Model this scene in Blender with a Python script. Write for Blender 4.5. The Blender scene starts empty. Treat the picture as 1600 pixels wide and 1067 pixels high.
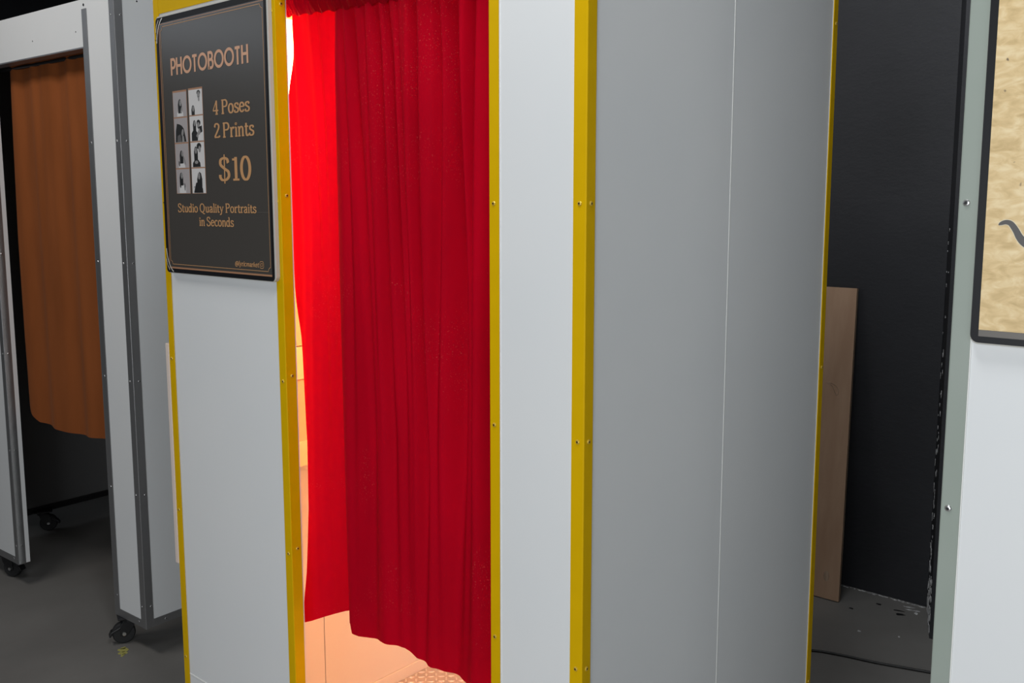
import bpy, bmesh, math, random
from mathutils import Vector, Matrix
random.seed(7)
SC = bpy.context.scene
COL = SC.collection

# ------------------------------------------------------------------ camera
# the front plane of the yellow booth is Y = 0, its right front corner is X = Y = 0
PH, PIT, ROL = 0.85564, 0.1283, -0.00065
def rot_old(v):                       # camera-heading axes -> scene axes
    s, c = math.sin(PH), math.cos(PH)
    return Vector((-(v[0]*-s + v[1]*c), v[0]*c + v[1]*s, v[2]))
cp, sp = math.cos(PIT), math.sin(PIT)
fw = Vector((0, cp, -sp)); u0 = Vector((0, sp, cp)); r0 = Vector((1, 0, 0))
R_ = r0*math.cos(ROL) + u0*math.sin(ROL); U_ = -r0*math.sin(ROL) + u0*math.cos(ROL)
fw, R_, U_ = rot_old(fw), rot_old(R_), rot_old(U_)
cam = bpy.data.cameras.new('camera'); camo = bpy.data.objects.new('camera', cam); COL.objects.link(camo)
camo.matrix_world = Matrix(((R_.x, U_.x, -fw.x, 0.9256), (R_.y, U_.y, -fw.y, -1.2497), (R_.z, U_.z, -fw.z, 1.60), (0, 0, 0, 1)))
cam.sensor_width = 36; cam.lens = 33.17; cam.shift_y = -0.017; cam.clip_start = 0.02
SC.camera = camo

# ------------------------------------------------------------------ light, world, exposure
W = bpy.data.worlds.new('world'); SC.world = W; W.use_nodes = True
W.node_tree.nodes['Background'].inputs[0].default_value = (0.88, 0.93, 1.0, 1)
W.node_tree.nodes['Background'].inputs[1].default_value = 0.015
def area(name, loc, target, size, power, color=(1, 1, 1)):
    l = bpy.data.lights.new(name, 'AREA'); l.shape = 'RECTANGLE'; l.size, l.size_y = size
    l.energy = power; l.color = color
    o = bpy.data.objects.new(name, l); COL.objects.link(o); o.location = loc
    o.rotation_euler = (Vector(target) - Vector(loc)).to_track_quat('-Z', 'Y').to_euler()
    return o
area('shop_window', (0.9, -2.9, 1.35), (0.3, 0.0, 1.2), (2.0, 2.0), 50, (0.93, 0.97, 1.0))
area('shop_window', (2.6, -2.4, 1.30), (0.3, 0.0, 1.2), (2.0, 2.0), 17, (0.93, 0.97, 1.0))
area('overhead_area_light', (-2.45, -0.95, 3.1), (-2.5, 0.0, 1.0), (1.2, 0.4), 15, (1.0, 0.96, 0.92))
area('overhead_area_light', (-0.35, 1.55, 3.4), (-0.35, 1.55, 0.0), (0.5, 0.5), 11, (0.94, 0.97, 1.0))
area('overhead_area_light', (0.25, -0.6, 3.3), (0.1, 1.9, 0.0), (0.5, 0.5), 21, (0.96, 0.98, 1.0))  # added fill light for the floor between the booths
area('overhead_area_light', (-7.5, -4.4, 3.4), (-7.4, -4.3, 0.0), (3.0, 2.0), 45, (0.82, 0.90, 1.0))  # added off-view light that gives the PHOTOBOOTH sign its sheen
# warm light inside the yellow booth
area('booth_roof_lamp', (-0.84, 0.62, 2.12), (-0.84, 0.62, 0.0), (0.30, 0.30), 29, (1.0, 0.40, 0.142))
SC.view_settings.view_transform = 'Standard'; SC.view_settings.look = 'None'
SC.view_settings.exposure = 0.0; SC.view_settings.gamma = 1.0; SC.view_settings.use_curve_mapping = False

# ------------------------------------------------------------------ materials
def mat(name, col, rough=0.5, metal=0.0, **kw):
    m = bpy.data.materials.new(name); m.use_nodes = True
    b = m.node_tree.nodes['Principled BSDF']
    b.inputs['Base Color'].default_value = (*col, 1); b.inputs['Roughness'].default_value = rough
    b.inputs['Metallic'].default_value = metal
    for k, v in kw.items(): b.inputs[k.replace('_', ' ')].default_value = v
    return m
def N(m, t, **kw):
    n = m.node_tree.nodes.new(t)
    for k, v in kw.items(): setattr(n, k, v)
    return n
def noise_mat(name, c1, c2, scale, rough=0.5, detail=4, bump=0.0, stretch=(1, 1, 1), metal=0.0, lo=0.35, hi=0.65, bscale=None, bdist=0.002, **kw):
    m = mat(name, c1, rough, metal, **kw); L = m.node_tree.links.new; b = m.node_tree.nodes['Principled BSDF']
    tc = N(m, 'ShaderNodeTexCoord'); mp = N(m, 'ShaderNodeMapping'); mp.inputs['Scale'].default_value = stretch
    L(tc.outputs['Object'], mp.inputs['Vector'])
    nz = N(m, 'ShaderNodeTexNoise'); nz.inputs['Scale'].default_value = scale; nz.inputs['Detail'].default_value = detail
    L(mp.outputs[0], nz.inputs['Vector'])
    cr = N(m, 'ShaderNodeValToRGB'); cr.color_ramp.elements[0].position = lo; cr.color_ramp.elements[1].position = hi
    cr.color_ramp.elements[0].color = (*c1, 1); cr.color_ramp.elements[1].color = (*c2, 1)
    L(nz.outputs['Fac'], cr.inputs['Fac']); L(cr.outputs['Color'], b.inputs['Base Color'])
    if bump:
        n2 = N(m, 'ShaderNodeTexNoise'); n2.inputs['Scale'].default_value = bscale or scale*4; n2.inputs['Detail'].default_value = 3
        L(mp.outputs[0], n2.inputs['Vector'])
        bp = N(m, 'ShaderNodeBump'); bp.inputs['Strength'].default_value = bump; bp.inputs['Distance'].default_value = bdist
        L(n2.outputs['Fac'], bp.inputs['Height']); L(bp.outputs[0], b.inputs['Normal'])
    return m
M = {}
M['white'] = noise_mat('white_panel', (0.77, 0.785, 0.79), (0.79, 0.80, 0.80), 3, 0.42, bump=0.04, bscale=180, bdist=0.0006)
M['white_edge'] = mat('white_panel_edge', (0.86, 0.86, 0.83), 0.5)
M['yellow'] = noise_mat('yellow_painted_aluminium', (0.67, 0.405, 0.0), (0.70, 0.425, 0.0), 20, 0.5, bump=0.06, bscale=300, bdist=0.0005, Specular_IOR_Level=0.12)
M['yellow_dark'] = mat('screw_recess', (0.05, 0.025, 0.004), 0.5)
M['yellow_screw'] = mat('yellow_painted_screw', (0.66, 0.45, 0.06), 0.3, 0.3)
M['grey_metal'] = noise_mat('grey_aluminium', (0.30, 0.30, 0.305), (0.34, 0.34, 0.345), 6, 0.36, metal=0.75, stretch=(1, 1, 0.1))
M['sage'] = noise_mat('sage_grey_painted_metal', (0.30, 0.345, 0.30), (0.32, 0.36, 0.32), 6, 0.5, bump=0.03, bscale=200)
M['steel'] = mat('bright_steel', (0.62, 0.62, 0.62), 0.28, 0.9)
M['black'] = mat('black_plastic', (0.012, 0.012, 0.013), 0.4)
M['rubber'] = mat('black_rubber', (0.016, 0.016, 0.017), 0.65)
M['dark_shade_and_seam'] = mat('dark_grey_shade_and_seam', (0.14, 0.138, 0.136), 0.7)  # dark colour stands in for the unlit grey booth inside; also seam backing
M['concrete'] = noise_mat('grey_concrete', (0.170, 0.163, 0.154), (0.250, 0.240, 0.226), 1.7, 0.62, detail=8, bump=0.25, bscale=30, lo=0.3, hi=0.7)
M['ceiling'] = mat('dark_ceiling', (0.035, 0.038, 0.036), 0.8)
M['plywood'] = noise_mat('plywood', (0.44, 0.27, 0.17), (0.54, 0.35, 0.23), 2.2, 0.6, detail=6, bump=0.1, stretch=(6, 6, 0.7))
M['plywood_edge'] = noise_mat('plywood_edge', (0.30, 0.20, 0.13), (0.50, 0.36, 0.25), 60, 0.6, stretch=(1, 1, 0.02))
M['cable'] = mat('black_cable', (0.01, 0.01, 0.01), 0.45)
M['sign_edge'] = mat('sign_clear_edge', (0.55, 0.53, 0.48), 0.25)
M['cream_edge'] = mat('cream_board_edge', (0.78, 0.66, 0.58), 0.5)
M['sign_black'] = mat('sign_black_border', (0.010, 0.010, 0.012), 0.4, Specular_IOR_Level=.25)
M['gold'] = mat('print_gold', (0.56, 0.30, 0.135), 0.35)
M['copper'] = mat('print_copper', (0.40, 0.205, 0.115), 0.3)
M['copper_bright'] = mat('print_copper_headline', (0.66, 0.36, 0.22), 0.3)
M['print_grey'] = mat('print_photo_grey', (0.40, 0.365, 0.365), 0.3)
M['print_white'] = mat('print_photo_white', (0.66, 0.64, 0.63), 0.3)
M['print_black'] = mat('print_photo_black', (0.022, 0.022, 0.022), 0.3)
M['print_mid'] = mat('print_photo_mid_grey', (0.12, 0.115, 0.115), 0.3)
M['print_skin'] = mat('print_photo_light_grey', (0.27, 0.26, 0.255), 0.3)
M['poster_dark'] = mat('poster_dark_grey', (0.066, 0.060, 0.054), 0.24)
M['band_grey'] = mat('print_taupe', (0.14, 0.125, 0.11), 0.35)
M['ink'] = mat('print_charcoal_ink', (0.085, 0.078, 0.075), 0.4)
M['cream'] = mat('print_cream_outline', (0.80, 0.70, 0.50), 0.4)
M['paint_chip'] = noise_mat('bare_plaster', (0.30, 0.30, 0.30), (0.85, 0.85, 0.85), 60, 0.9)
M['yellow_mark'] = mat('pale_yellow_paint', (0.45, 0.42, 0.12), 0.7)
M['diamond'] = mat('aluminium_tread_plate', (0.52, 0.50, 0.50), 0.38, 0.55)
M['tread'] = mat('aluminium_tread_bar', (0.85, 0.84, 0.83), 0.25, 0.5)
M['housing'] = mat('apricot_laminate', (0.80, 0.56, 0.36), 0.5)
M['housing_pale'] = mat('cream_laminate', (0.85, 0.74, 0.50), 0.5)  # paler laminate for the ledge and lip
M['diffuser'] = mat('lit_diffuser', (0.9, 0.85, 0.75), 0.5, Emission_Color=(1.0, 0.50, 0.22, 1), Emission_Strength=13.0)
M['tape'] = mat('clear_tape', (0.12, 0.12, 0.13), 0.12)

def wall_paint():
    m = mat('black_wall_paint', (0.02, 0.02, 0.023), 0.5); L = m.node_tree.links.new; b = m.node_tree.nodes['Principled BSDF']
    tc = N(m, 'ShaderNodeTexCoord')
    n1 = N(m, 'ShaderNodeTexNoise'); n1.inputs['Scale'].default_value = 2.0; n1.inputs['Detail'].default_value = 6
    L(tc.outputs['Object'], n1.inputs['Vector'])
    cr = N(m, 'ShaderNodeValToRGB'); cr.color_ramp.elements[0].position = .3; cr.color_ramp.elements[1].position = .75
    cr.color_ramp.elements[0].color = (0.022, 0.023, 0.027, 1); cr.color_ramp.elements[1].color = (0.036, 0.037, 0.043, 1)
    L(n1.outputs['Fac'], cr.inputs['Fac'])
    n2 = N(m, 'ShaderNodeTexNoise'); n2.inputs['Scale'].default_value = 26; n2.inputs['Detail'].default_value = 8; n2.inputs['Roughness'].default_value = .7
    mp = N(m, 'ShaderNodeMapping'); mp.inputs['Scale'].default_value = (.6, 1, 1.0); L(tc.outputs['Object'], mp.inputs['Vector']); L(mp.outputs[0], n2.inputs['Vector'])
    c2 = N(m, 'ShaderNodeValToRGB'); c2.color_ramp.elements[0].position = .735; c2.color_ramp.elements[1].position = .77
    L(n2.outputs['Fac'], c2.inputs['Fac'])
    mx = N(m, 'ShaderNodeMixRGB'); mx.inputs[2].default_value = (0.13, 0.13, 0.13, 1)
    L(c2.outputs['Color'], mx.inputs[0]); L(cr.outputs['Color'], mx.inputs[1]); L(mx.outputs[0], b.inputs['Base Color'])
    bp = N(m, 'ShaderNodeBump'); bp.inputs['Strength'].default_value = .35; bp.inputs['Distance'].default_value = .004
    L(n2.outputs['Fac'], bp.inputs['Height']); L(bp.outputs[0], b.inputs['Normal'])
    return m
M['wall'] = wall_paint()

def tan_poster():
    m = mat('tan_textured_print', (0.7, 0.55, 0.33), 0.45); L = m.node_tree.links.new; b = m.node_tree.nodes['Principled BSDF']
    tc = N(m, 'ShaderNodeTexCoord'); mp = N(m, 'ShaderNodeMapping'); mp.inputs['Scale'].default_value = (48, 48, 95); mp.inputs['Rotation'].default_value = (0, .15, 0)
    L(tc.outputs['Object'], mp.inputs['Vector'])
    nz = N(m, 'ShaderNodeTexNoise'); nz.inputs['Scale'].default_value = 1.0; nz.inputs['Detail'].default_value = 4; nz.inputs['Distortion'].default_value = .6
    L(mp.outputs[0], nz.inputs['Vector'])
    cr = N(m, 'ShaderNodeValToRGB'); e = cr.color_ramp.elements
    e[0].position = .28; e[0].color = (0.60, 0.42, 0.19, 1); e[1].position = .70; e[1].color = (0.90, 0.72, 0.43, 1)
    k = e.new(.5); k.color = (0.77, 0.565, 0.285, 1)
    L(nz.outputs['Fac'], cr.inputs['Fac'])
    n2 = N(m, 'ShaderNodeTexNoise'); n2.inputs['Scale'].default_value = 70; n2.inputs['Detail'].default_value = 1
    L(tc.outputs['Object'], n2.inputs['Vector'])
    c2 = N(m, 'ShaderNodeValToRGB'); c2.color_ramp.elements[0].position = .77; c2.color_ramp.elements[1].position = .80
    L(n2.outputs['Fac'], c2.inputs['Fac'])
    mx = N(m, 'ShaderNodeMixRGB'); mx.inputs[2].default_value = (0.22, 0.15, 0.09, 1)
    L(c2.outputs['Color'], mx.inputs[0]); L(cr.outputs['Color'], mx.inputs[1]); L(mx.outputs[0], b.inputs['Base Color'])
    return m
M['tan'] = tan_poster()

def fabric(name, col, transl, tcol, tmix, sheen=0.6, sheen_tint=(1, .3, .4), sparkle=0.0, rough=.75, weave=700):
    m = mat(name, col, rough); nt = m.node_tree; L = nt.links.new; b = nt.nodes['Principled BSDF']
    b.inputs['Sheen Weight'].default_value = sheen; b.inputs['Sheen Roughness'].default_value = .35
    b.inputs['Sheen Tint'].default_value = (*sheen_tint, 1); b.inputs['Specular IOR Level'].default_value = .05
    tc = N(m, 'ShaderNodeTexCoord')
    nz = N(m, 'ShaderNodeTexNoise'); nz.inputs['Scale'].default_value = 5; nz.inputs['Detail'].default_value = 6
    mp = N(m, 'ShaderNodeMapping'); mp.inputs['Scale'].default_value = (2, 2, .5); L(tc.outputs['Object'], mp.inputs['Vector']); L(mp.outputs[0], nz.inputs['Vector'])
    mr = N(m, 'ShaderNodeMapRange'); mr.inputs['To Min'].default_value = .72; mr.inputs['To Max'].default_value = 1.25
    L(nz.outputs['Fac'], mr.inputs['Value'])
    vm = N(m, 'ShaderNodeVectorMath', operation='SCALE'); vm.inputs[0].default_value = col; L(mr.outputs[0], vm.inputs['Scale'])
    out = vm.outputs[0]
    if sparkle:  # velvet sparkle put into the colour as bright red specks
        n3 = N(m, 'ShaderNodeTexNoise'); n3.inputs['Scale'].default_value = 330; n3.inputs['Detail'].default_value = 2; L(tc.outputs['Object'], n3.inputs['Vector'])
        n4 = N(m, 'ShaderNodeTexNoise'); n4.inputs['Scale'].default_value = 5; n4.inputs['Detail'].default_value = 3; L(tc.outputs['Object'], n4.inputs['Vector'])
        c3 = N(m, 'ShaderNodeValToRGB'); c3.color_ramp.elements[0].position = .64; c3.color_ramp.elements[1].position = .70; L(n3.outputs['Fac'], c3.inputs['Fac'])
        c4 = N(m, 'ShaderNodeValToRGB'); c4.color_ramp.elements[0].position = .52; c4.color_ramp.elements[1].position = .62; L(n4.outputs['Fac'], c4.inputs['Fac'])
        mu = N(m, 'ShaderNodeMath', operation='MULTIPLY'); L(c3.outputs['Color'], mu.inputs[0]); L(c4.outputs['Color'], mu.inputs[1])
        m2 = N(m, 'ShaderNodeMath', operation='MULTIPLY'); m2.inputs[1].default_value = sparkle; L(mu.outputs[0], m2.inputs[0])
        mx = N(m, 'ShaderNodeMixRGB'); mx.inputs[2].default_value = (.75, .12, .10, 1); L(m2.outputs[0], mx.inputs[0]); L(out, mx.inputs[1]); out = mx.outputs[0]
    L(out, b.inputs['Base Color'])
    n2 = N(m, 'ShaderNodeTexNoise'); n2.inputs['Scale'].default_value = weave; L(tc.outputs['Object'], n2.inputs['Vector'])
    bp = N(m, 'ShaderNodeBump'); bp.inputs['Strength'].default_value = .25; bp.inputs['Distance'].default_value = .0006
    L(n2.outputs['Fac'], bp.inputs['Height']); L(bp.outputs[0], b.inputs['Normal'])
    tr = N(m, 'ShaderNodeBsdfTranslucent'); tr.inputs['Color'].default_value = (*tcol, 1)
    mix = N(m, 'ShaderNodeMixShader'); mix.inputs[0].default_value = tmix
    o = nt.nodes['Material Output']; L(b.outputs[0], mix.inputs[1]); L(tr.outputs[0], mix.inputs[2]); L(mix.outputs[0], o.inputs['Surface'])
    return m
M['velvet'] = fabric('red_velvet', (0.45, 0.0, 0.012), True, (0.85, 0.002, 0.012), 0.09, sheen=.0, sheen_tint=(1, .05, .2), sparkle=.30)
M['velvet_shaded'] = fabric('red_velvet_shaded', (0.30, 0.0, 0.006), True, (0.85, 0.006, 0.012), 0.05, sheen=.10, sheen_tint=(1, .05, .2))  # same velvet, darkened in colour for the shade under the header
M['rust'] = fabric('rust_cloth', (0.30, 0.088, 0.026), True, (0.5, .15, .04), 0.10, sheen=.1, sheen_tint=(1, .6, .4))

# ------------------------------------------------------------------ mesh helpers
def BM(): return bmesh.new()
def link(name, bm, m, parent=None, smooth=False, bevel=0.0, fix=True):
    if fix: bmesh.ops.recalc_face_normals(bm, faces=bm.faces)
    me = bpy.data.meshes.new(name); bm.to_mesh(me); bm.free()
    for mm in (m if isinstance(m, (list, tuple)) else [m]): me.materials.append(mm)
    if smooth:
        for p in me.polygons: p.use_smooth = True
    o = bpy.data.objects.new(name, me); COL.objects.link(o)
    if parent: o.parent = parent
    if bevel:
        bv = o.modifiers.new('bevel', 'BEVEL'); bv.width = bevel; bv.segments = 2; bv.limit_method = 'ANGLE'
    return o
def add_box(bm, x0, x1, y0, y1, z0, z1, mi=0):
    v = [bm.verts.new((x, y, z)) for x in (x0, x1) for y in (y0, y1) for z in (z0, z1)]
    for f in ((0,1,3,2),(4,6,7,5),(0,4,5,1),(2,3,7,6),(0,2,6,4),(1,5,7,3)):
        bm.faces.new([v[i] for i in f]).material_index = mi
def box(name, x0, x1, y0, y1, z0, z1, m, parent=None, bevel=0.0):
    bm = BM(); add_box(bm, min(x0,x1), max(x0,x1), min(y0,y1), max(y0,y1), z0, z1); return link(name, bm, m, parent, bevel=bevel)
def add_prism(bm, pts, axis, t0, t1, mi=0):
    """pts in the two other axes (x,y),(x,z) or (y,z)"""
    def P(p, t): return {'z': (p[0], p[1], t), 'y': (p[0], t, p[1]), 'x': (t, p[0], p[1])}[axis]
    a = [bm.verts.new(P(p, t0)) for p in pts]; b = [bm.verts.new(P(p, t1)) for p in pts]
    n = len(pts); fs = [bm.faces.new(a), bm.faces.new(b[::-1])]
    for i in range(n): fs.append(bm.faces.new((a[i], b[i], b[(i+1) % n], a[(i+1) % n])))
    for f in fs: f.material_index = mi
def add_cyl(bm, c, axis, r, h, n=16, mi=0, r2=None):
    r2 = r if r2 is None else r2
    def P(a, rr, t):
        u, w = rr*math.cos(a), rr*math.sin(a)
        return {'z': (c[0]+u, c[1]+w, c[2]+t), 'y': (c[0]+u, c[1]+t, c[2]+w), 'x': (c[0]+t, c[1]+u, c[2]+w)}[axis]
    A = [bm.verts.new(P(2*math.pi*i/n, r, 0)) for i in range(n)]; B = [bm.verts.new(P(2*math.pi*i/n, r2, h)) for i in range(n)]
    fs = [bm.faces.new(A), bm.faces.new(B[::-1])] + [bm.faces.new((A[i], B[i], B[(i+1) % n], A[(i+1) % n])) for i in range(n)]
    for f in fs: f.material_index = mi
def thing(name, label, cat, loc=(0, 0, 0), rotz=0.0, group=None):
    o = bpy.data.objects.new(name, None); o.empty_display_size = .1; COL.objects.link(o); o.location = loc; o.rotation_euler = (0, 0, rotz)
    o['label'] = label; o['category'] = cat
    if group: o['group'] = group
    return o
def tag(o, label, cat, group=None):
    o['label'] = label; o['category'] = cat
    if group: o['group'] = group
    return o
def struct(o): o['kind'] = 'structure'; return o
def spline(pts, n=8):
    out = []; P = [pts[0]] + list(pts) + [pts[-1]]
    for i in range(1, len(P)-2):
        for k in range(n):
            t = k/n; a, b, c, d = P[i-1], P[i], P[i+1], P[i+2]
            out.append(tuple(.5*((2*b[j]) + (-a[j]+c[j])*t + (2*a[j]-5*b[j]+4*c[j]-d[j])*t*t + (-a[j]+3*b[j]-3*c[j]+d[j])*t**3) for j in range(len(b))))
    out.append(tuple(pts[-1])); return out
def interp(tab, x):
    if x <= tab[0][0]: return tab[0][1]
    for (a, u), (b, w) in zip(tab, tab[1:]):
        if x <= b: return u + (w-u)*(x-a)/(b-a)
    return tab[-1][1]
def tube(name, pts, r, m, parent=None, n=8):
    bm = BM(); rings = []
    for i, p in enumerate(pts):
        a = Vector(pts[max(0, i-1)]); b = Vector(pts[min(len(pts)-1, i+1)]); d = (b-a).normalized()
        s = d.cross(Vector((0, 0, 1))); s = s.normalized() if s.length > 1e-4 else Vector((1, 0, 0)); t = s.cross(d)
        rings.append([bm.verts.new(Vector(p) + s*r*math.cos(2*math.pi*k/n) + t*r*math.sin(2*math.pi*k/n)) for k in range(n)])
    for A, B in zip(rings, rings[1:]):
        for k in range(n): bm.faces.new((A[k], A[(k+1) % n], B[(k+1) % n], B[k]))
    bm.faces.new(rings[0]); bm.faces.new(rings[-1][::-1])
    return link(name, bm, m, parent, smooth=True)
def screw_mesh(name, m_head, m_dark, r=0.0042):
    bm = BM(); n = 12; prof = [(r, 0), (r, .0007), (r*.8, .0016), (r*.45, .0021)]; rings = []
    for rr, z in prof: rings.append([bm.verts.new((rr*math.cos(2*math.pi*k/n), rr*math.sin(2*math.pi*k/n), z)) for k in range(n)])
    for A, B in zip(rings, rings[1:]):
        for k in range(n): bm.faces.new((A[k], A[(k+1) % n], B[(k+1) % n], B[k])).material_index = 0
    rec = [bm.verts.new((r*.38*math.cos(2*math.pi*k/n), r*.38*math.sin(2*math.pi*k/n), .0010)) for k in range(n)]
    for k in range(n): bm.faces.new((rings[-1][k], rings[-1][(k+1) % n], rec[(k+1) % n], rec[k])).material_index = 1
    bm.faces.new(rec).material_index = 1
    bmesh.ops.recalc_face_normals(bm, faces=bm.faces)
    me = bpy.data.meshes.new(name); bm.to_mesh(me); bm.free(); me.materials.append(m_head); me.materials.append(m_dark); return me
SCREW_Y = screw_mesh('yellow_screw', M['yellow_screw'], M['yellow_dark'])
SCREW_S = screw_mesh('steel_screw', M['steel'], M['black'], .0043)
def screws(parent, me, pts, facing):
    e = {'-y': (math.pi/2, 0, 0), '+x': (0, math.pi/2, 0), '-x': (0, -math.pi/2, 0), '+y': (-math.pi/2, 0, 0)}[facing]
    for p in pts:
        o = bpy.data.objects.new('screw', me); COL.objects.link(o); o.parent = parent; o.location = p; o.rotation_euler = e
def angle_trim(name, cx, cy, dx, dy, w1, w2, z0, z1, m, parent, t=.0016):
    """L profile: outer corner at (cx, cy), flange w1 along dx*X and w2 along dy*Y"""
    r = .0022
    pts = [(cx+dx*w1, cy), (cx+dx*w1, cy+dy*t), (cx+dx*t, cy+dy*t), (cx+dx*t, cy+dy*w2), (cx, cy+dy*w2)]
    for k in range(5):
        a = k/4*math.pi/2; pts.append((cx+dx*r*(1-math.cos(a)), cy+dy*r*(1-math.sin(a))))
    bm = BM(); add_prism(bm, pts, 'z', z0, z1); return link(name, bm, m, parent)

# ------------------------------------------------------------------ the setting
bm = BM(); add_box(bm, -9, 5, -6, 2.75, -.1, 0); floor = struct(link('floor', bm, M['concrete']))
bm = BM(); add_box(bm, -9, 5, 2.54, 2.75, 0, 3.6); wall_back = struct(link('wall_back', bm, M['wall']))
# pier projecting from the back wall, half hidden behind the right booth
bm = BM(); add_prism(bm, [(-.18, 2.545), (-.082, 2.262), (.75, 2.262), (.75, 2.545)], 'z', 0, 3.6); pier = struct(link('wall_pier', bm, M['wall']))
bm = BM(); add_box(bm, -9, 5, -.4, 2.75, 3.6, 3.7); struct(link('ceiling', bm, M['ceiling']))

def blob(bm, c, axu, axv, ru, rv, th, n=9, rng=random):
    """thin irregular flake with its own thickness"""
    c, axu, axv = Vector(c), Vector(axu), Vector(axv); nn = axu.cross(axv).normalized()
    a = [c + axu*ru*math.cos(2*math.pi*k/n)*rng.uniform(.5, 1.2) + axv*rv*math.sin(2*math.pi*k/n)*rng.uniform(.5, 1.2) for k in range(n)]
    A = [bm.verts.new(p + nn*th) for p in a]; B = [bm.verts.new(p - nn*.001) for p in a]
    bm.faces.new(A); bm.faces.new(B[::-1])
    for k in range(n): bm.faces.new((A[k], B[k], B[(k+1) % n], A[(k+1) % n]))
# flakes of missing paint: on the wall face and down the pier's inner corner
bm = BM()
for x, z, ru, rv in ((-.372, 2.091, .022, .003), (-.352, 2.086, .010, .003), (-.40, 2.096, .008, .002), (-.585, 2.28, .006, .002), (-.61, 2.279, .010, .001), (-.5745, 1.84, .003, .002),
                     (-.595, 1.62, .001, .012), (-.60, 1.575, .003, .004), (-.392, 1.60, .002, .010), (-.396, 1.575, .004, .004), (-.30, 1.375, .004, .003), (-.305, 1.345, .006, .002), (-.33, 1.345, .004, .0015),
                     (-.28, 1.343, .004, .0015), (-.285, 1.03, .004, .003), (-.33, 1.02, .003, .003), (-.305, .79, .002, .002), (-.43, .93, .004, .0015), (-.20, 1.9, .003, .02), (-.205, 1.86, .004, .006)):
    blob(bm, (x, 2.5395, z), (1, 0, .12), (0, 0, 1), ru, rv, -.0012)
o = link('paint_flakes', bm, M['paint_chip'], wall_back); o['kind'] = 'stuff'
bm = BM(); rng = random.Random(3); d = Vector((.098, -.283, 0)).normalized()
for k in range(100):
    z = 1.6*rng.random()**3.0 + .02; s = .02 + rng.random()*.15
    p = Vector((-.18, 2.545, z)) + d*s
    blob(bm, p, d, (0, 0, 1), rng.uniform(.003, .013), rng.uniform(.004, .018)*(1.4-z*.6), .0012, 7, rng)
for k in range(40):
    z = rng.uniform(0, .22); p = Vector((-.18, 2.545, z)) + d*rng.uniform(.1, .28)
    blob(bm, p, d, (0, 0, 1), rng.uniform(.006, .02), rng.uniform(.005, .02), .0013, 8, rng)
o = link('paint_flakes', bm, M['paint_chip'], pier); o['kind'] = 'stuff'
bm = BM()
for k in range(90):
    x = rng.uniform(-.75, -.18); blob(bm, (x, 2.532 - abs(rng.gauss(0, .006)), .0), (1, 0, 0), (0, 1, 0), rng.uniform(.003, .012), rng.uniform(.001, .004), .002, 7, rng)
for x, y, ru, rv in ((-.205, 2.47, .03, .006), (-.19, 2.45, .006, .016), (-.23, 2.49, .02, .004), (-.30, 2.15, .006, .006), (-.17, 2.2, .004, .006)):
    blob(bm, (x, y, 0), (1, .3, 0), (-.3, 1, 0), ru, rv, .0015, 10, rng)
o = link('plaster_crumbs', bm, M['paint_chip'], floor); o['kind'] = 'stuff'
bm = BM()
for x, y, ru, rv in ((-.235, 2.40, .02, .012), (-.33, 2.44, .013, .009), (-.25, 2.43, .02, .006), (-.4, 2.33, .01, .008)):
    blob(bm, (x, y, 0), (1, .2, 0), (-.2, 1, 0), ru, rv, .0008, 10, rng)
o = link('floor_stain', bm, M['black'], floor)
bm = BM()
for x, y, ru, rv in ((-2.245, .262, .020, .016), (-2.225, .250, .016, .012), (-2.262, .272, .008, .01), (-2.21, .243, .006, .012)):
    blob(bm, (x, y, 0), (1, .5, 0), (-.5, 1, 0), ru, rv, .001, 11, rng)
o = link('paint_mark', bm, M['yellow_mark'], floor); o['label'] = 'pale yellow paint spot on the concrete floor by the caster'

# ------------------------------------------------------------------ yellow-trimmed booth
ROWS = (2.015, 1.598, 1.198, .792, .381)
HB = 2.062
yb = thing('photo_booth', 'white panelled photo booth with yellow edge trim, in the middle of the picture', 'photo booth')
Wd, Dp, T = 1.342, .985, .016
bm = BM(); add_box(bm, -.212, -.001, .001, .03, 0.0, 2.2); link('front_panel', bm, M['white'], yb)
bm = BM(); add_box(bm, -Wd+.001, -.835, .001, .03, .3365, 2.2); link('front_panel', bm, M['white'], yb)
bm = BM(); add_box(bm, -Wd+.001, -.835, .001, .03, 0, .3335, ); link('kick_panel', bm, M['white'], yb)
box('seam_strip', -Wd+.001, -.835, .0, .028, .3335, .3365, M['white_edge'], yb)
bm = BM(); add_box(bm, -.835, -.212, .001, .03, HB+.002, 2.2); link('header_panel', bm, M['white'], yb)
box('side_panel', -T, -.001, .03, .4868, 0, 2.2, M['white'], yb)
box('side_panel', -T, -.001, .4890, Dp-.001, 0, 2.2, M['white'], yb)
box('seam_strip', -.012, -.0005, .4868, .4890, 0, 2.2, M['white_edge'], yb)
box('side_panel', -Wd+.001, -Wd+T, .03, .4575, .044, 2.2, M['white'], yb)
box('side_panel', -Wd+.001, -Wd+T, .4605, Dp-.001, .044, 2.2, M['white'], yb)
box('seam_backing', -Wd+.0005, -Wd+T-.006, .457, .461, .044, 2.2, M['dark_shade_and_seam'], yb)
box('skirting_board', -Wd+.001, -Wd+T+.004, .03, Dp-.02, 0, .0425, M['white'], yb, bevel=.001)
box('rear_panel', -Wd+T, -T, Dp-T, Dp-.001, 0, 2.2, M['white'], yb)
box('roof_panel', -Wd+.001, -.001, .001, Dp-.001, 2.2, 2.215, M['white'], yb)
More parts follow.
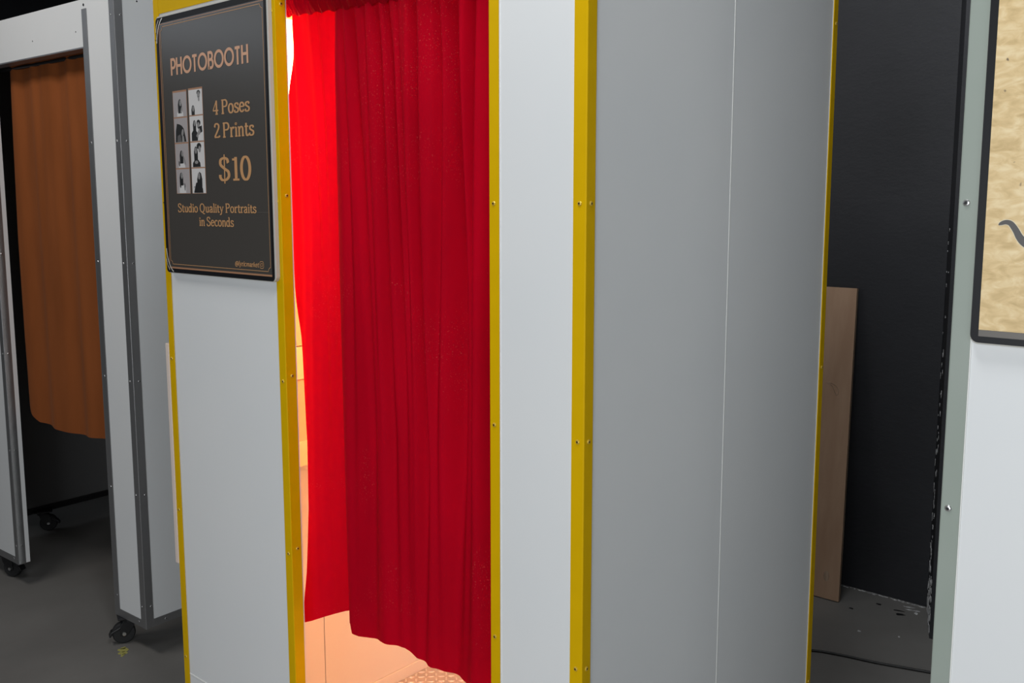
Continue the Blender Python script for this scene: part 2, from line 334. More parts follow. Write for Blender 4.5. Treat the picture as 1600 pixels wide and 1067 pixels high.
# header flange over the front
bm = BM(); add_box(bm, -Wd+.0262, -.0256, -.0016, 0.0, HB, 2.13); hf = link('header_trim', bm, M['yellow'], yb, bevel=.0006)
bm = BM(); add_box(bm, -.835, -.212, 0, .026, HB, HB+.0016); link('header_trim', bm, M['yellow'], yb)
Y = M['yellow']
t = angle_trim('corner_trim', .0016, -.0016, -1, 1, .0265, .0250, 0, 2.215, Y, yb)
screws(t, SCREW_Y, [(-.0115, -.0016, z) for z in ROWS], '-y'); screws(t, SCREW_Y, [(.0016, .0115, z) for z in ROWS], '+x')
t = angle_trim('corner_trim', .0016, Dp+.0006, -1, -1, .025, .0245, 0, 2.215, Y, yb)
screws(t, SCREW_Y, [(.0016, .9735, z) for z in (2.015, 1.198, .381)], '+x')
box('panel_edge', -.001, .0003, .9596, .9605, 0, 2.2, M['sign_edge'], yb)
box('panel_edge', -.0270, -.0255, -.0006, .001, 0, 2.06, M['white_edge'], yb)
box('panel_edge', -.2125+.0240, -.2125+.0254, -.0006, .001, 0, 2.06, M['white_edge'], yb)
t = angle_trim('corner_trim', -Wd, -.0016, 1, 1, .0255, .025, 0, 2.215, Y, yb)
screws(t, SCREW_Y, [(-1.3295, -.0016, z) for z in (2.0, 1.6, 1.198, .792, .381)], '-y')
t = angle_trim('opening_trim', -.2125, -.0016, 1, 1, .0235, .0265, 0, HB, Y, yb)
screws(t, SCREW_Y, [(-.2010, -.0016, z) for z in ROWS], '-y')
t = angle_trim('opening_trim', -.8335, -.0016, -1, 1, .0245, .0275, 0, HB, Y, yb)
screws(t, SCREW_Y, [(-.8450, -.0016, z) for z in (2.01, 1.602, 1.198, .792, .381)], '-y')
screws(t, SCREW_Y, [(-.8335, .015, z) for z in (2.025, 1.615, 1.21, .803, .39)], '+x')
# tread plate floor with raised lozenges
fp = box('tread_plate', -Wd+T+.006, -T, .035, Dp-.02, 0, .004, M['diamond'], yb)
bm = BM(); k = 0
x = -Wd+.03; row = 0
while x < -.06:
    y = .06 + (.0 if row % 2 else .0)
    col_ = 0
    while y < Dp-.05:
        a = math.pi/4 if (row+col_) % 2 else -math.pi/4
        c_, s_ = math.cos(a), math.sin(a); P = []
        for (u, w) in ((-.013, 0), (-.006, -.0032), (.006, -.0032), (.013, 0), (.006, .0032), (-.006, .0032)): P.append((x+u*c_-w*s_, y+u*s_+w*c_))
        A = [bm.verts.new((p[0], p[1], .0035)) for p in P]; B = [bm.verts.new((x+(p[0]-x)*.6, y+(p[1]-y)*.6, .0058)) for p in P]
        bm.faces.new(B)
        for i in range(6): bm.faces.new((A[i], A[(i+1) % 6], B[(i+1) % 6], B[i]))
        y += .024; col_ += 1
    x += .024; row += 1
o = link('tread_bars', bm, M['tread'], fp); o['kind'] = 'stuff'
# camera housing on the inside of the left wall, with its lit diffuser
hx0, hx1 = -Wd+T, -1.215
ch = box('camera_housing', hx0, hx1, .035, .44, .866, 1.110, M['housing'], yb)
ch2 = box('housing_ledge', hx0, hx1+.002, .035, .44, 1.112, 1.203, M['housing_pale'], ch)
box('housing_lip', hx0, hx1+.001, .035, .44, .864, .935, M['housing_pale'], ch)
box('housing_front', hx0, hx1, .035, .44, 1.206, 2.10, M['housing'], ch)
box('light_diffuser', hx1, hx1+.004, .06, .42, 1.50, 2.08, M['diffuser'], ch)

# small panel fixed on the outside of the left wall: only its front edge is seen
sb = thing('side_sign', 'thin white board edge on the hidden left side of the yellow booth', 'sign', (0, 0, 0))
bm = BM(); add_box(bm, -1.3600, -1.3438, -.002, .42, .638, 1.236); link('board', bm, M['cream_edge'], sb, bevel=.002)
bm = BM(); add_box(bm, -1.3608, -1.3600, .014, .41, .648, 1.226); link('printed_face', bm, M['poster_dark'], sb)

# ------------------------------------------------------------------ red curtain
rod = thing('curtain_rod', 'curtain rod through the gathered top of the red curtain', 'rod')
tube('rod', [(-1.20, .062, 2.030), (-.03, .062, 2.030)], .004, M['steel'], rod)
for xx in (-1.2105, -.03):
    bm = BM(); add_cyl(bm, (xx, .062, 2.030), 'x', .012, .012); link('rod_socket', bm, M['steel'], rod)

def curtain_sheet(name, parent, m, U, seam_z, top_z, hem_tab, pos, nz=90, foldz=None):
    """U: list of across params; pos(u, t, z) -> (x, y) ; t = 0 at the seam, 1 at the hem"""
    bm = BM(); G = []
    for u in U:
        col_ = []; hz = hem_tab(u)
        for j in range(nz+1):
            t = j/nz; t = t if t < .1 else t
            z0s = seam_z(u) + .05; z = z0s + (hz-z0s)*t
            x, y = pos(u, t, z); col_.append(bm.verts.new((x, y, z)))
        G.append(col_)
    for A, B in zip(G, G[1:]):
        for j in range(nz): bm.faces.new((A[j], B[j], B[j+1], A[j+1]))
    return link(name, bm, m, parent, smooth=True, fix=False)
S = math.sin
def seamz(a): return interp([(-.2, 1.985), (.49, 1.992), (.66, 1.997), (.78, 2.002), (.86, 2.006), (1, 2.01)], a)
VAL = [(.672, .665, .007, .010, .003), (.645, .600, .008, .016, .005), (.606, .570, .005, .010, .0), (.571, .537, .009, .022, .011), (.536, .495, .007, .024, .004), (.500, .478, .005, .010, .002),
       (.458, .453, .009, .021, .017), (.397, .416, .008, .016, .008), (.351, .362, .015, .036, .026), (.300, .326, .010, .028, .014), (.245, .262, .012, .030, .020), (.190, .215, .010, .025, .012), (.13, .14, .012, .03, .02)]
def folds(a, t):
    '''depth of the velvet folds at distance a across, t down: rounded ridges with narrow valleys between'''
    w = a + .006*S(23*a+1.2*t)
    d = .0022*S(2*math.pi*w/.034+1.1)*max(0, 1-t*1.8) + .0045*S(2*math.pi*w/.125+.9+.7*t) + .003*S(2*math.pi*a/.21+2.2-1.0*t)
    for at, ab, wd, dt, db in VAL:
        c = at + (ab-at)*min(1, t*1.5) + .003*S(7*t+at*40); q = (a-c)/(wd*(1+.9*t))
        if abs(q) < 3: d += 1.75*(dt + (db-dt)*min(1, t*1.4))*(1-.62*max(0, t-.7)/.3)*math.exp(-q*q)
    return d*min(1, .35+t*6)
cur = thing('red_curtain', 'red velvet curtain gathered on a rod across the yellow booth opening', 'curtain')
RH = [(.0, .615), (.342, .632), (.4315, .6335), (.4742, .639), (.51, .6506), (.576, .6455), (.63, .6344), (.6633, .6284), (.685, .629), (.6925, .650)]
RE = [(0, .693), (.15, .697), (.45, .701), (.7, .700), (.9, .697), (1, .694)]
def rpos(u, t, z):
    a = u*interp(RE, t)/.70; edge = max(0, (a-.655)/.045)
    b = .046 + folds(a, t) + .012*edge**2
    return (-a, b)
U = [.06 + (.70-.06)*i/620 for i in range(621)]
curtain_sheet('curtain_panel', cur, M['velvet'], U, seamz, 2.05, lambda u: interp(RH, u*.993), rpos)
LH = [(.07, .68), (.62, .675), (.70, .664), (.76, .6463), (.822, .6184), (.86, .600), (.89, .588)]
LE = [(0, .852), (.05, .858), (.10, .867), (.15, .876), (.22, .882), (.33, .884), (.45, .874), (.52, .862), (.61, .856), (.69, .850), (.80, .852), (.91, .866), (1.0, .885)]
def lpos(u, t, z):
    e = interp(LE, t); s = (u-.07)/.817          # 0 hidden end, 1 free edge
    a = .07 + (e-.07)*s
    w = a + .006*S(5*t)
    f = folds(a-.19, t)*.30 + .0022*S(2*math.pi*w/.024+3*t)*(1-t*.9)
    b = .138 - .082*max(0, (s-.4)/.6)**2 + f
    if s > .93: b += .006*((s-.93)/.07)**2
    return (-a, b)
U = [.07 + .817*i/420 for i in range(421)]
curtain_sheet('curtain_panel', cur, M['velvet'], U, seamz, 2.05, lambda u: interp(LH, u), lpos)
# gathered heading that hides the rod
def heading(a0, a1, off, seed, m):
    bm = BM(); G = []; n = 360
    for i in range(n+1):
        a = a0 + (a1-a0)*i/n; c = []
        for j in range(15):
            t = j/14; z = seamz(a) + .095*t
            g = .0060*S(2*math.pi*a/.024+seed+2*t+2*S(11*a)) + .006*S(2*math.pi*a/.041+2*seed+3.0*t) + .002*S(2*math.pi*a/.0087+5*t)
            bulge = -.012*math.sin(math.pi*min(1, t/.55))
            c.append(bm.verts.new((-a, .048+off + bulge + g*(.25+.75*min(1, t*3)), z+.0025*S(a*160+seed)*(1-t))))
        G.append(c)
    for A, B in zip(G, G[1:]):
        for j in range(14): bm.faces.new((A[j], B[j], B[j+1], A[j+1]))
    return link('gathered_heading', bm, m, cur, smooth=True, fix=False)
heading(.06, .760, 0.0, .4, M['velvet_shaded'])  # shaded stretch, painted darker
heading(.760, .856, 0.0, .4, M['velvet'])  # bright end keeps the lighter velvet

# ------------------------------------------------------------------ stroke lettering (drawn here, no font files)
def E(cx, cy, rx, ry, a0=0, a1=360, n=28): return ('p', [(cx+rx*math.cos(math.radians(a0+(a1-a0)*i/n)), cy+ry*math.sin(math.radians(a0+(a1-a0)*i/n))) for i in range(n+1)])
def Ls(*p): return ('p', list(p))
def C(*p): return ('p', spline(p, 6))
def H(x0, x1, y): return ('h', [(x0, y), (x1, y)])
SERIF = {
 '4': (.60, [Ls((.38, 1), (.38, 0)), ('h', [(.37, .97), (.03, .30)]), H(.02, .56, .28), H(.26, .50, .02)]),
 'P': (.66, [Ls((.15, 1), (.15, 0)), H(.04, .36, .975), E(.36, .74, .21, .235, 90, -90), H(.15, .36, .505), H(.03, .28, .02)]),
 'o': (.58, [E(.28, .33, .21, .32)]),
 's': (.48, [C((.39, .50), (.36, .61), (.24, .645), (.11, .58), (.12, .43), (.25, .34), (.39, .24), (.37, .08), (.23, .01), (.08, .05), (.06, .18))]),
 'e': (.54, [H(.08, .45, .37), E(.27, .33, .20, .32, 5, 325)]),
 '2': (.56, [C((.08, .74), (.14, .93), (.29, .98), (.45, .87), (.44, .66), (.27, .37), (.06, .06)), Ls((.05, .05), (.50, .05)), Ls((.50, .05), (.51, .16))]),
 'r': (.44, [Ls((.14, .63), (.14, 0)), H(.03, .14, .62), H(.03, .27, .02), C((.15, .42), (.22, .58), (.33, .63), (.40, .56))]),
 'i': (.27, [Ls((.14, .63), (.14, 0)), H(.03, .14, .62), H(.03, .25, .02), E(.13, .86, .03, .04)]),
 'n': (.60, [Ls((.14, .63), (.14, 0)), H(.03, .14, .62), H(.04, .25, .02), C((.15, .46), (.23, .59), (.34, .63), (.43, .56), (.45, .42)), Ls((.45, .45), (.45, 0)), H(.36, .56, .02)]),
 't': (.38, [C((.16, .85), (.16, .50), (.16, .16), (.20, .03), (.29, .02), (.35, .09)), H(.03, .34, .62)]),
 'u': (.60, [C((.14, .63), (.14, .35), (.15, .12), (.24, .01), (.36, .05), (.44, .18)), Ls((.45, .63), (.45, 0)), H(.03, .14, .62), H(.34, .45, .62), H(.45, .56, .02)]),
 'd': (.60, [E(.25, .32, .18, .31), Ls((.44, 1.0), (.44, 0)), H(.33, .44, .98), H(.44, .56, .02)]),
 'a': (.54, [C((.09, .48), (.13, .60), (.25, .645), (.36, .58), (.39, .44), (.39, .20), (.40, .05), (.50, .02)), C((.38, .37), (.20, .32), (.09, .21), (.10, .07), (.20, .01), (.31, .05), (.39, .17))]),
 'l': (.28, [Ls((.14, 1), (.14, 0)), H(.03, .14, .98), H(.03, .25, .02)]),
 'y': (.54, [Ls((.10, .63), (.28, .05)), ('h', [(.46, .63), (.27, .02)]), C((.27, .02), (.19, -.18), (.09, -.24), (.04, -.18)), H(.02, .19, .62), H(.37, .54, .62)]),
 'c': (.50, [E(.28, .33, .21, .32, 42, 322)]),
 'Q': (.82, [E(.38, .50, .31, .48), C((.30, .03), (.45, -.02), (.58, -.15), (.76, -.17))]),
 'S': (.62, [C((.50, .76), (.45, .92), (.29, .985), (.12, .90), (.11, .70), (.29, .53), (.49, .38), (.52, .18), (.38, .03), (.18, .02), (.08, .13), (.07, .25))]),
 '1': (.46, [Ls((.26, 1), (.26, 0)), H(.08, .26, .90), H(.10, .42, .02)]),
 '0': (.60, [E(.29, .50, .21, .49)]),
 '$': (.64, [C((.50, .76), (.45, .92), (.29, .985), (.12, .90), (.11, .70), (.29, .53), (.49, .38), (.52, .18), (.38, .03), (.18, .02), (.08, .13), (.07, .25)), ('v', [(.31, 1.14), (.30, -.14)])]),
 'm': (.86, [Ls((.12, .63), (.12, 0)), C((.13, .5), (.22, .62), (.36, .6), (.41, .45)), Ls((.42, .5), (.42, 0)), C((.43, .5), (.52, .62), (.66, .6), (.71, .45)), Ls((.72, .5), (.72, 0))]),
 'k': (.54, [Ls((.12, 1), (.12, 0)), ('h', [(.44, .62), (.13, .28)]), Ls((.22, .36), (.46, 0))]),
 '@': (.95, [E(.45, .36, .16, .20), C((.62, .56), (.61, .30), (.66, .14), (.80, .2), (.84, .45), (.72, .75), (.45, .86), (.16, .70), (.06, .36), (.16, .02), (.45, -.14), (.70, -.08))]),
 ' ': (.24, []),
}
def Cc(r=.48): return [E(.50, .5, .40, .43, 0, 360, 36)]
SANS = {
 'P': (.60, [Ls((.13, 0), (.13, 1)), Ls((.13, .93), (.34, .93)), E(.34, .68, .20, .25, 90, -90), Ls((.34, .43), (.13, .43))]),
 'H': (.74, [Ls((.13, 0), (.13, 1)), Ls((.61, 0), (.61, 1)), Ls((.13, .52), (.61, .52))]),
 'O': (1.0, Cc()),
 'T': (.62, [Ls((.31, 0), (.31, 1)), Ls((.07, .91), (.55, .91))]),
 'B': (.66, [Ls((.13, 0), (.13, 1)), Ls((.13, .93), (.34, .93)), E(.34, .73, .17, .20, 90, -90), Ls((.34, .53), (.13, .53)), E(.36, .30, .20, .23, 90, -90), Ls((.36, .07), (.13, .07))]),
}
def draw_text(bm, text, font, x0, x1, z0, cap, y, thick, thin, slant=0.0, mi=0):
    """ribbon strokes on the plane Y = y from x0 to x1, baseline z0"""
    tot = sum(font[c][0] for c in text); sx = (x1-x0)/tot; x = x0
    k_ = 0
    for ch_ in text:
        adv, strokes = font[ch_]
        for kind, pts in strokes:
            P = [(x + p[0]*sx + slant*p[1]*cap, z0 + p[1]*cap) for p in pts]
            closed = (len(P) > 8 and abs(P[0][0]-P[-1][0])+abs(P[0][1]-P[-1][1]) < 1e-7)
            prev = None; n = len(P); k_ += 1; y_ = y - .00003*(k_ % 5)
            for i in range(n):
                if closed: a, b = P[(i-1) % (n-1)], P[(i+1) % (n-1)]
                else: a, b = P[max(0, i-1)], P[min(n-1, i+1)]
                dx, dz = b[0]-a[0], b[1]-a[1]; l = math.hypot(dx, dz) or 1e-9; dx /= l; dz /= l
                w = thin + (thick-thin)*abs(dz)**1.2 if kind == 'p' else thin
                hx, hz = -dz*w*cap/2, dx*w*cap/2
                q = (bm.verts.new((P[i][0]+hx, y_, P[i][1]+hz)), bm.verts.new((P[i][0]-hx, y_, P[i][1]-hz)))
                if prev:
                    try: bm.faces.new((prev[0], prev[1], q[1], q[0])).material_index = mi
                    except ValueError: pass
                prev = q
        x += adv*sx
def flip_to(bm):
    for f in bm.faces:
        f.normal_update()
        if f.normal.y > 0: f.normal_flip()
def rrect(x0, x1, z0, z1, r, n=5):
    pts = []
    for cx, cz, a in ((x1-r, z1-r, 0), (x0+r, z1-r, 90), (x0+r, z0+r, 180), (x1-r, z0+r, 270)):
        for k in range(n+1):
            t = math.radians(a+90*k/n); pts.append((cx+r*math.cos(t), cz+r*math.sin(t)))
    return pts
def poly(bm, pts, y, mi=0):
    f = bm.faces.new([bm.verts.new((p[0], y, p[1])) for p in pts]); f.material_index = mi
    f.normal_update()
    if f.normal.y > 0: f.normal_flip()
def ell(cx, cz, rx, rz, n=16, rot=0):
    r = math.radians(rot)
    return [(cx+rx*math.cos(a)*math.cos(r)-rz*math.sin(a)*math.sin(r), cz+rx*math.cos(a)*math.sin(r)+rz*math.sin(a)*math.cos(r)) for a in [2*math.pi*k/n for k in range(n)]]
def line(bm, p, q, w, y, mi=0):
    dx, dz = q[0]-p[0], q[1]-p[1]; l = math.hypot(dx, dz); nx, nz = -dz/l*w/2, dx/l*w/2
    poly(bm, [(p[0]+nx, p[1]+nz), (q[0]+nx, q[1]+nz), (q[0]-nx, q[1]-nz), (p[0]-nx, p[1]-nz)], y, mi)

# ------------------------------------------------------------------ dark sign on the left front panel of the yellow booth
SX, SZ = -1.3335, 1.42      # left edge / bottom datum of the sign measurements
sg = thing('wall_sign', 'dark grey poster sign reading PHOTOBOOTH, 4 Poses 2 Prints, on the yellow booth', 'sign', (SX, -.0016, SZ))
YF = -.0122
bm = BM(); add_prism(bm, rrect(.0195, .4905, .0035, .633, .014), 'y', 0, -.0105); link('board', bm, M['sign_edge'], sg, bevel=.0012)
bm = BM(); add_prism(bm, rrect(.0215, .4850, .0050, .6290, .010), 'y', -.0105, -.0112); link('black_border', bm, M['sign_black'], sg)
bm = BM(); add_prism(bm, rrect(.0400, .4760, .0150, .6150, .002), 'y', -.0112, -.0115); link('poster_face', bm, M['poster_dark'], sg)
bm = BM(); y = -.0118
line(bm, (.034, .0175), (.4765, .0175), .0042, y); line(bm, (.0375, .0165), (.0375, .612), .0028, y)
line(bm, (.0395, .6120), (.4765, .6120), .0016, y)
link('copper_border', bm, M['copper'], sg, fix=False)
bm = BM(); y = -.0120; c = .009
x0, x1, z0, z1, w = .0440, .4720, .0265, .6060, .0013
for (p, q) in (((x0+c, z0), (x1-c, z0)), ((x0+c, z1), (x1-c, z1)), ((x0, z0+c), (x0, z1-c)), ((x1, z0+c), (x1, z1-c))): line(bm, p, q, w, y)
for cx, cz, a in ((x0, z0, 0), (x1, z0, 90), (x1, z1, 180), (x0, z1, 270)):
    P = [(cx+c*math.cos(math.radians(a+18*k)), cz+c*math.sin(math.radians(a+18*k))) for k in range(6)]
    for p, q in zip(P, P[1:]): line(bm, p, q, w, y)
link('thin_gold_border', bm, M['gold'], sg, fix=False)
y = -.0121
bm = BM(); draw_text(bm, 'PHOTOBOOTH', SANS, .0835, .4165, .4865, .0405, y, .175, .16); flip_to(bm); link('headline_lettering', bm, M['copper_bright'], sg, fix=False)
bm = BM(); draw_text(bm, '4 Poses', SERIF, .2635, .4140, .3825, .0315, y, .205, .095); flip_to(bm); link('poses_lettering', bm, M['gold'], sg, fix=False)
bm = BM(); draw_text(bm, '2 Prints', SERIF, .2650, .4280, .3290, .0330, y, .20, .095); flip_to(bm); link('prints_lettering', bm, M['gold'], sg, fix=False)
bm = BM(); draw_text(bm, '$10', SERIF, .2790, .4130, .2310, .0520, y, .215, .090); flip_to(bm); link('price_lettering', bm, M['gold'], sg, fix=False)
bm = BM(); draw_text(bm, 'Studio Quality Portraits', SERIF, .0895, .4255, .1568, .0205, y, .20, .11); flip_to(bm); link('tagline_lettering', bm, M['gold'], sg, fix=False)
bm = BM(); draw_text(bm, 'in Seconds', SERIF, .1845, .3330, .1245, .0210, y, .20, .11); flip_to(bm); link('tagline_lettering', bm, M['gold'], sg, fix=False)
bm = BM(); draw_text(bm, '@lyricmarket', SERIF, .3310, .4265, .0345, .0115, y, .18, .12, slant=.25); flip_to(bm); link('handle_lettering', bm, M['gold'], sg, fix=False)
bm = BM(); R1 = rrect(.4310, .4455, .0325, .0480, .004, 4)
for p, q in zip(R1, R1[1:]+R1[:1]): line(bm, p, q, .0013, y)
P = ell(.43825, .04025, .0036, .0036, 14)
for p, q in zip(P, P[1:]+P[:1]): line(bm, p, q, .0012, y)
poly(bm, ell(.4424, .0447, .0007, .0007, 8), y); link('camera_icon', bm, M['gold'], sg, fix=False)
bm = BM(); line(bm, (.427, .158), (.474, .158), .0007, y); link('hairline_scratch', bm, M['band_grey'], sg, fix=False)
# curved glints on two sign corners, painted as pale lines
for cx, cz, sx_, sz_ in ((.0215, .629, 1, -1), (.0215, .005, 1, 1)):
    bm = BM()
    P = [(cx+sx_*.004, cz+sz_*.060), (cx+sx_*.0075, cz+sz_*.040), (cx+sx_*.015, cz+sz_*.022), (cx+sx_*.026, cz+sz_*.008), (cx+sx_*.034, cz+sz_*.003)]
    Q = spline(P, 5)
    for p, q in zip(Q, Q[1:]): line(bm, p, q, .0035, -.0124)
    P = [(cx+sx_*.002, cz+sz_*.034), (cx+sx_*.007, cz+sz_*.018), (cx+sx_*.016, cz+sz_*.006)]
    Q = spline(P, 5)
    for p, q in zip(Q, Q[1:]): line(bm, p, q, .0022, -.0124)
    link('corner_glint', bm, M['sign_edge'], sg, fix=False)

# two strips of four small photographs printed on the sign
def person_shapes(kind):
    """list of (material slot, points in unit frame 0..1 x 0..1); slots: 1 black, 2 mid grey, 3 light skin, 4 white"""
    def hair_long(cx, cz, s, m=1): return [(m, [(cx-.16*s, cz-.42*s), (cx-.17*s, cz), (cx-.10*s, cz+.20*s), (cx, cz+.26*s), (cx+.10*s, cz+.20*s), (cx+.16*s, cz), (cx+.15*s, cz-.42*s)])]
    def face(cx, cz, s): return [(3, ell(cx, cz+.03*s, .085*s, .14*s)), (1, ell(cx-.03*s, cz+.06*s, .014*s, .012*s, 6)), (1, ell(cx+.035*s, cz+.06*s, .014*s, .012*s, 6)), (2, ell(cx, cz-.05*s, .03*s, .010*s, 6))]
    def body(cx, cz, s, m): return [(m, [(cx-.26*s, 0.01), (cx-.25*s, cz-.32*s), (cx-.12*s, cz-.20*s), (cx, cz-.24*s), (cx+.12*s, cz-.20*s), (cx+.25*s, cz-.32*s), (cx+.27*s, 0.01)])]
    if kind == 0: return body(.50, .44, .9, 4) + hair_long(.50, .50, .85) + face(.54, .53, .9) + [(3, ell(.60, .26, .05, .14, 12, -20))]
    if kind == 1: return hair_long(.30, .20, .75) + face(.31, .22, .8) + [(1, ell(.74, .86, .13, .10)), (3, ell(.74, .77, .10, .14)), (2, ell(.74, .70, .05, .02, 8)), (3, ell(.75, .60, .05, .08))]
    if kind == 2: return [(1, [(.08, .02), (.12, .50), (.22, .78), (.42, .74), (.58, .68), (.72, .55), (.80, .30), (.88, .02)]), (2, [(.20, .02), (.24, .28), (.45, .34), (.52, .02)]), (3, ell(.62, .40, .08, .15, 14, -15)), (3, [(.56, .02), (.58, .26), (.70, .26), (.74, .02)])]
    if kind == 3: return body(.34, .60, .85, 1) + hair_long(.36, .66, .70) + face(.38, .68, .75) + [(1, ell(.66, .72, .14, .12)), (3, ell(.64, .62, .10, .13)), (1, [(.62, .55), (.90, .60), (.92, .36), (.74, .30)]), (3, [(.46, .20), (.72, .52), (.80, .36), (.60, .10)]), (4, [(.60, .02), (.64, .24), (.90, .26), (.96, .02)])]
    if kind == 4: return body(.46, .42, .95, 4) + hair_long(.46, .52, .80) + face(.52, .56, .85) + [(3, ell(.68, .30, .045, .20, 12, 25)), (2, ell(.28, .18, .05, .12, 12, 10))]
    if kind == 5: return [(1, ell(.62, .84, .17, .13)), (3, ell(.66, .72, .09, .13)), (4, [(.66, .60), (.84, .55), (.92, .02), (.66, .02)])] + body(.40, .52, 1.1, 1) + hair_long(.38, .62, .85) + face(.38, .64, .9) + [(3, ell(.40, .20, .13, .07))]
    if kind == 6: return body(.45, .55, .95, 4) + hair_long(.38, .66, .80) + face(.42, .70, .90) + [(1, ell(.30, .42, .05, .20)), (1, ell(.62, .26, .03, .16)), (1, ell(.48, .38, .05, .05))]
    return body(.50, .55, 1.15, 1) + hair_long(.58, .56, 1.15) + face(.54, .66, 1.0) + [(1, [(.12, .02), (.30, .42), (.60, .46), (.78, .02)]), (3, ell(.17, .25, .05, .03, 8, 30))]
STR = [((.0875, .1515, .4476), 0), ((.1590, .2215, .4488), 1)]
for (xa, xb, zt), side_ in STR:
    ps = bpy.data.objects.new('photo_strip', None)
    bm = BM(); poly(bm, [(xa, .2015), (xb, .2015), (xb, zt+.0015), (xa, zt+.0015)], -.0118); strip = link('photo_strip', bm, M['copper'], sg, fix=False)
    h = (zt-.2025)/4
    for r in range(4):
        z0 = .2025 + (3-r)*h; x0_, x1_ = xa+.0015, xb-.0015; z1_ = z0+h-.0028; bm = BM()
        poly(bm, [(x0_, z0), (x1_, z0), (x1_, z1_), (x0_, z1_)], -.0120, 0)
        for k, (mi, pts) in enumerate(person_shapes(r*2+side_)):
            poly(bm, [(x0_+min(1, max(0, p[0]))*(x1_-x0_), z0+min(1, max(0, p[1]))*(z1_-z0)) for p in pts], -.01215-.00003*k, mi)
        bgm = M['print_grey'] if side_ == 0 else M['print_white']
        link('photo_print', bm, [bgm, M['print_black'], M['print_mid'], M['print_skin'], M['print_white']], strip, fix=False)

# ------------------------------------------------------------------ booth at the right edge (sage trim)
rb = thing('photo_booth', 'white photo booth with sage grey corner trim at the right edge', 'photo booth', (.5715, 0, 0))
GS = M['sage']
bm = BM(); add_box(bm, .0015, 1.34, .001, .03, 0, 2.2); link('front_panel', bm, M['white'], rb)
box('side_panel', .0015, .0175, .03, .984, 0, 2.2, M['white'], rb); box('side_panel', 1.324, 1.34, .03, .984, 0, 2.2, M['white'], rb)
box('rear_panel', .0175, 1.324, .968, .984, 0, 2.2, M['white'], rb); box('roof_panel', .0015, 1.34, .001, .984, 2.2, 2.215, M['white'], rb)
t = angle_trim('corner_trim', 0, -.0012, 1, 1, .0235, .025, 0, 2.215, GS, rb)
screws(t, SCREW_S, [(.0095, -.0012, z) for z in (2.0, 1.599, 1.211, .81, .41)], '-y')
t = angle_trim('corner_trim', 1.3415, -.0012, -1, 1, .0235, .025, 0, 2.215, GS, rb)
angle_trim('corner_trim', 0, .9855, 1, -1, .0235, .025, 0, 2.215, GS, rb); angle_trim('corner_trim', 1.3415, .9855, -1, -1, .0235, .025, 0, 2.215, GS, rb)
box('panel_edge', .0236, .0248, -.0006, .001, 0, 2.2, M['white_edge'], rb)
# its tan poster
ts = thing('wall_sign', 'tan textured poster in a black border with a dark curved stroke, right edge', 'sign', (.5960, .001, 1.427))
bm = BM(); add_prism(bm, rrect(0, .468, 0, .626, .010), 'y', 0, -.0100); link('board', bm, M['sign_edge'], ts, bevel=.0012)
bm = BM(); add_prism(bm, rrect(.0006, .4674, .0018, .6242, .010), 'y', -.0100, -.0106); link('black_border', bm, M['sign_black'], ts)
bm = BM(); poly(bm, [(.0100, .0180), (.458, .0180), (.458, .6080), (.0100, .6080)], -.0109); link('poster_face', bm, M['tan'], ts, fix=False)
bm = BM(); poly(bm, [(.0100, .0100), (.458, .0100), (.458, .0178), (.0100, .0178)], -.0109); link('taupe_band', bm, M['band_grey'], ts, fix=False)
OX = -.5960
def stroke_poly(pts, y, m, name, grow=0):
    bm = BM(); P = spline(pts, 6); prev = None
    for i, (x, z, w) in enumerate(P):
        a, b = P[max(0, i-1)], P[min(len(P)-1, i+1)]; dx, dz = b[0]-a[0], b[1]-a[1]; l = math.hypot(dx, dz) or 1
        hx, hz = -dz/l*(w+grow)/2, dx/l*(w+grow)/2
        q = (bm.verts.new((x+hx, y, z+hz)), bm.verts.new((x-hx, y, z-hz)))
        if prev: bm.faces.new((prev[0], prev[1], q[1], q[0]))
        prev = q
    flip_to(bm); return link(name, bm, m, ts, fix=False)
bm_pts = [(.0250, .1457, .0012), (.0275, .1475, .0040), (.0325, .1492, .0052), (.0375, .1480, .0060), (.0415, .1435, .0068), (.0450, .1380, .0072), (.0490, .1310, .0082), (.0560, .1245, .0098), (.070, .120, .012), (.090, .126, .013), (.11, .140, .012), (.125, .15, .008)]
stroke_poly(bm_pts, -.0111, M['cream'], 'curved_stroke_outline', .0016)
stroke_poly(bm_pts, -.0113, M['ink'], 'curved_stroke')

# ------------------------------------------------------------------ grey-trimmed booth on the left
gb = thing('photo_booth', 'white photo booth with grey metal trim and casters on the left', 'photo booth', (-2.1301, .2965, 0), .04766)
gb['label'] = 'white photo booth with grey metal trim and casters, left edge of the picture'
ZB, GW, GD = .1035, 1.655, .985
GM = M['grey_metal']
bm = BM(); add_box(bm, -.2045, -.001, .001, .045, ZB+.002, 2.28); add_box(bm, -.967, -.2045, .001, .045, 2.125, 2.28)
link('front_panel', bm, M['white'], gb)
box('front_panel', -GW+.001, -.967, .001, .045, ZB+.002, 2.28, M['white'], gb)
box('side_panel', -.045, -.001, .045, GD-.001, ZB+.002, 2.28, M['white'], gb)
box('side_panel', -GW+.001, -GW+.02, .045, GD-.001, ZB+.012, 2.28, M['dark_shade_and_seam'], gb)  # inner walls and roof coloured dark to stand for the unlit interior
box('rear_panel', -GW+.02, -.045, GD-.02, GD-.001, ZB+.002, 2.28, M['dark_shade_and_seam'], gb)
box('roof_panel', -GW+.02, -.045, .045, GD-.02, 2.25, 2.278, M['dark_shade_and_seam'], gb)
GR = (2.209, 1.8025, 1.396, .992, .590, .1825)
t = angle_trim('corner_trim', .0016, -.0016, -1, 1, .0310, .0300, ZB, 2.283, GM, gb)
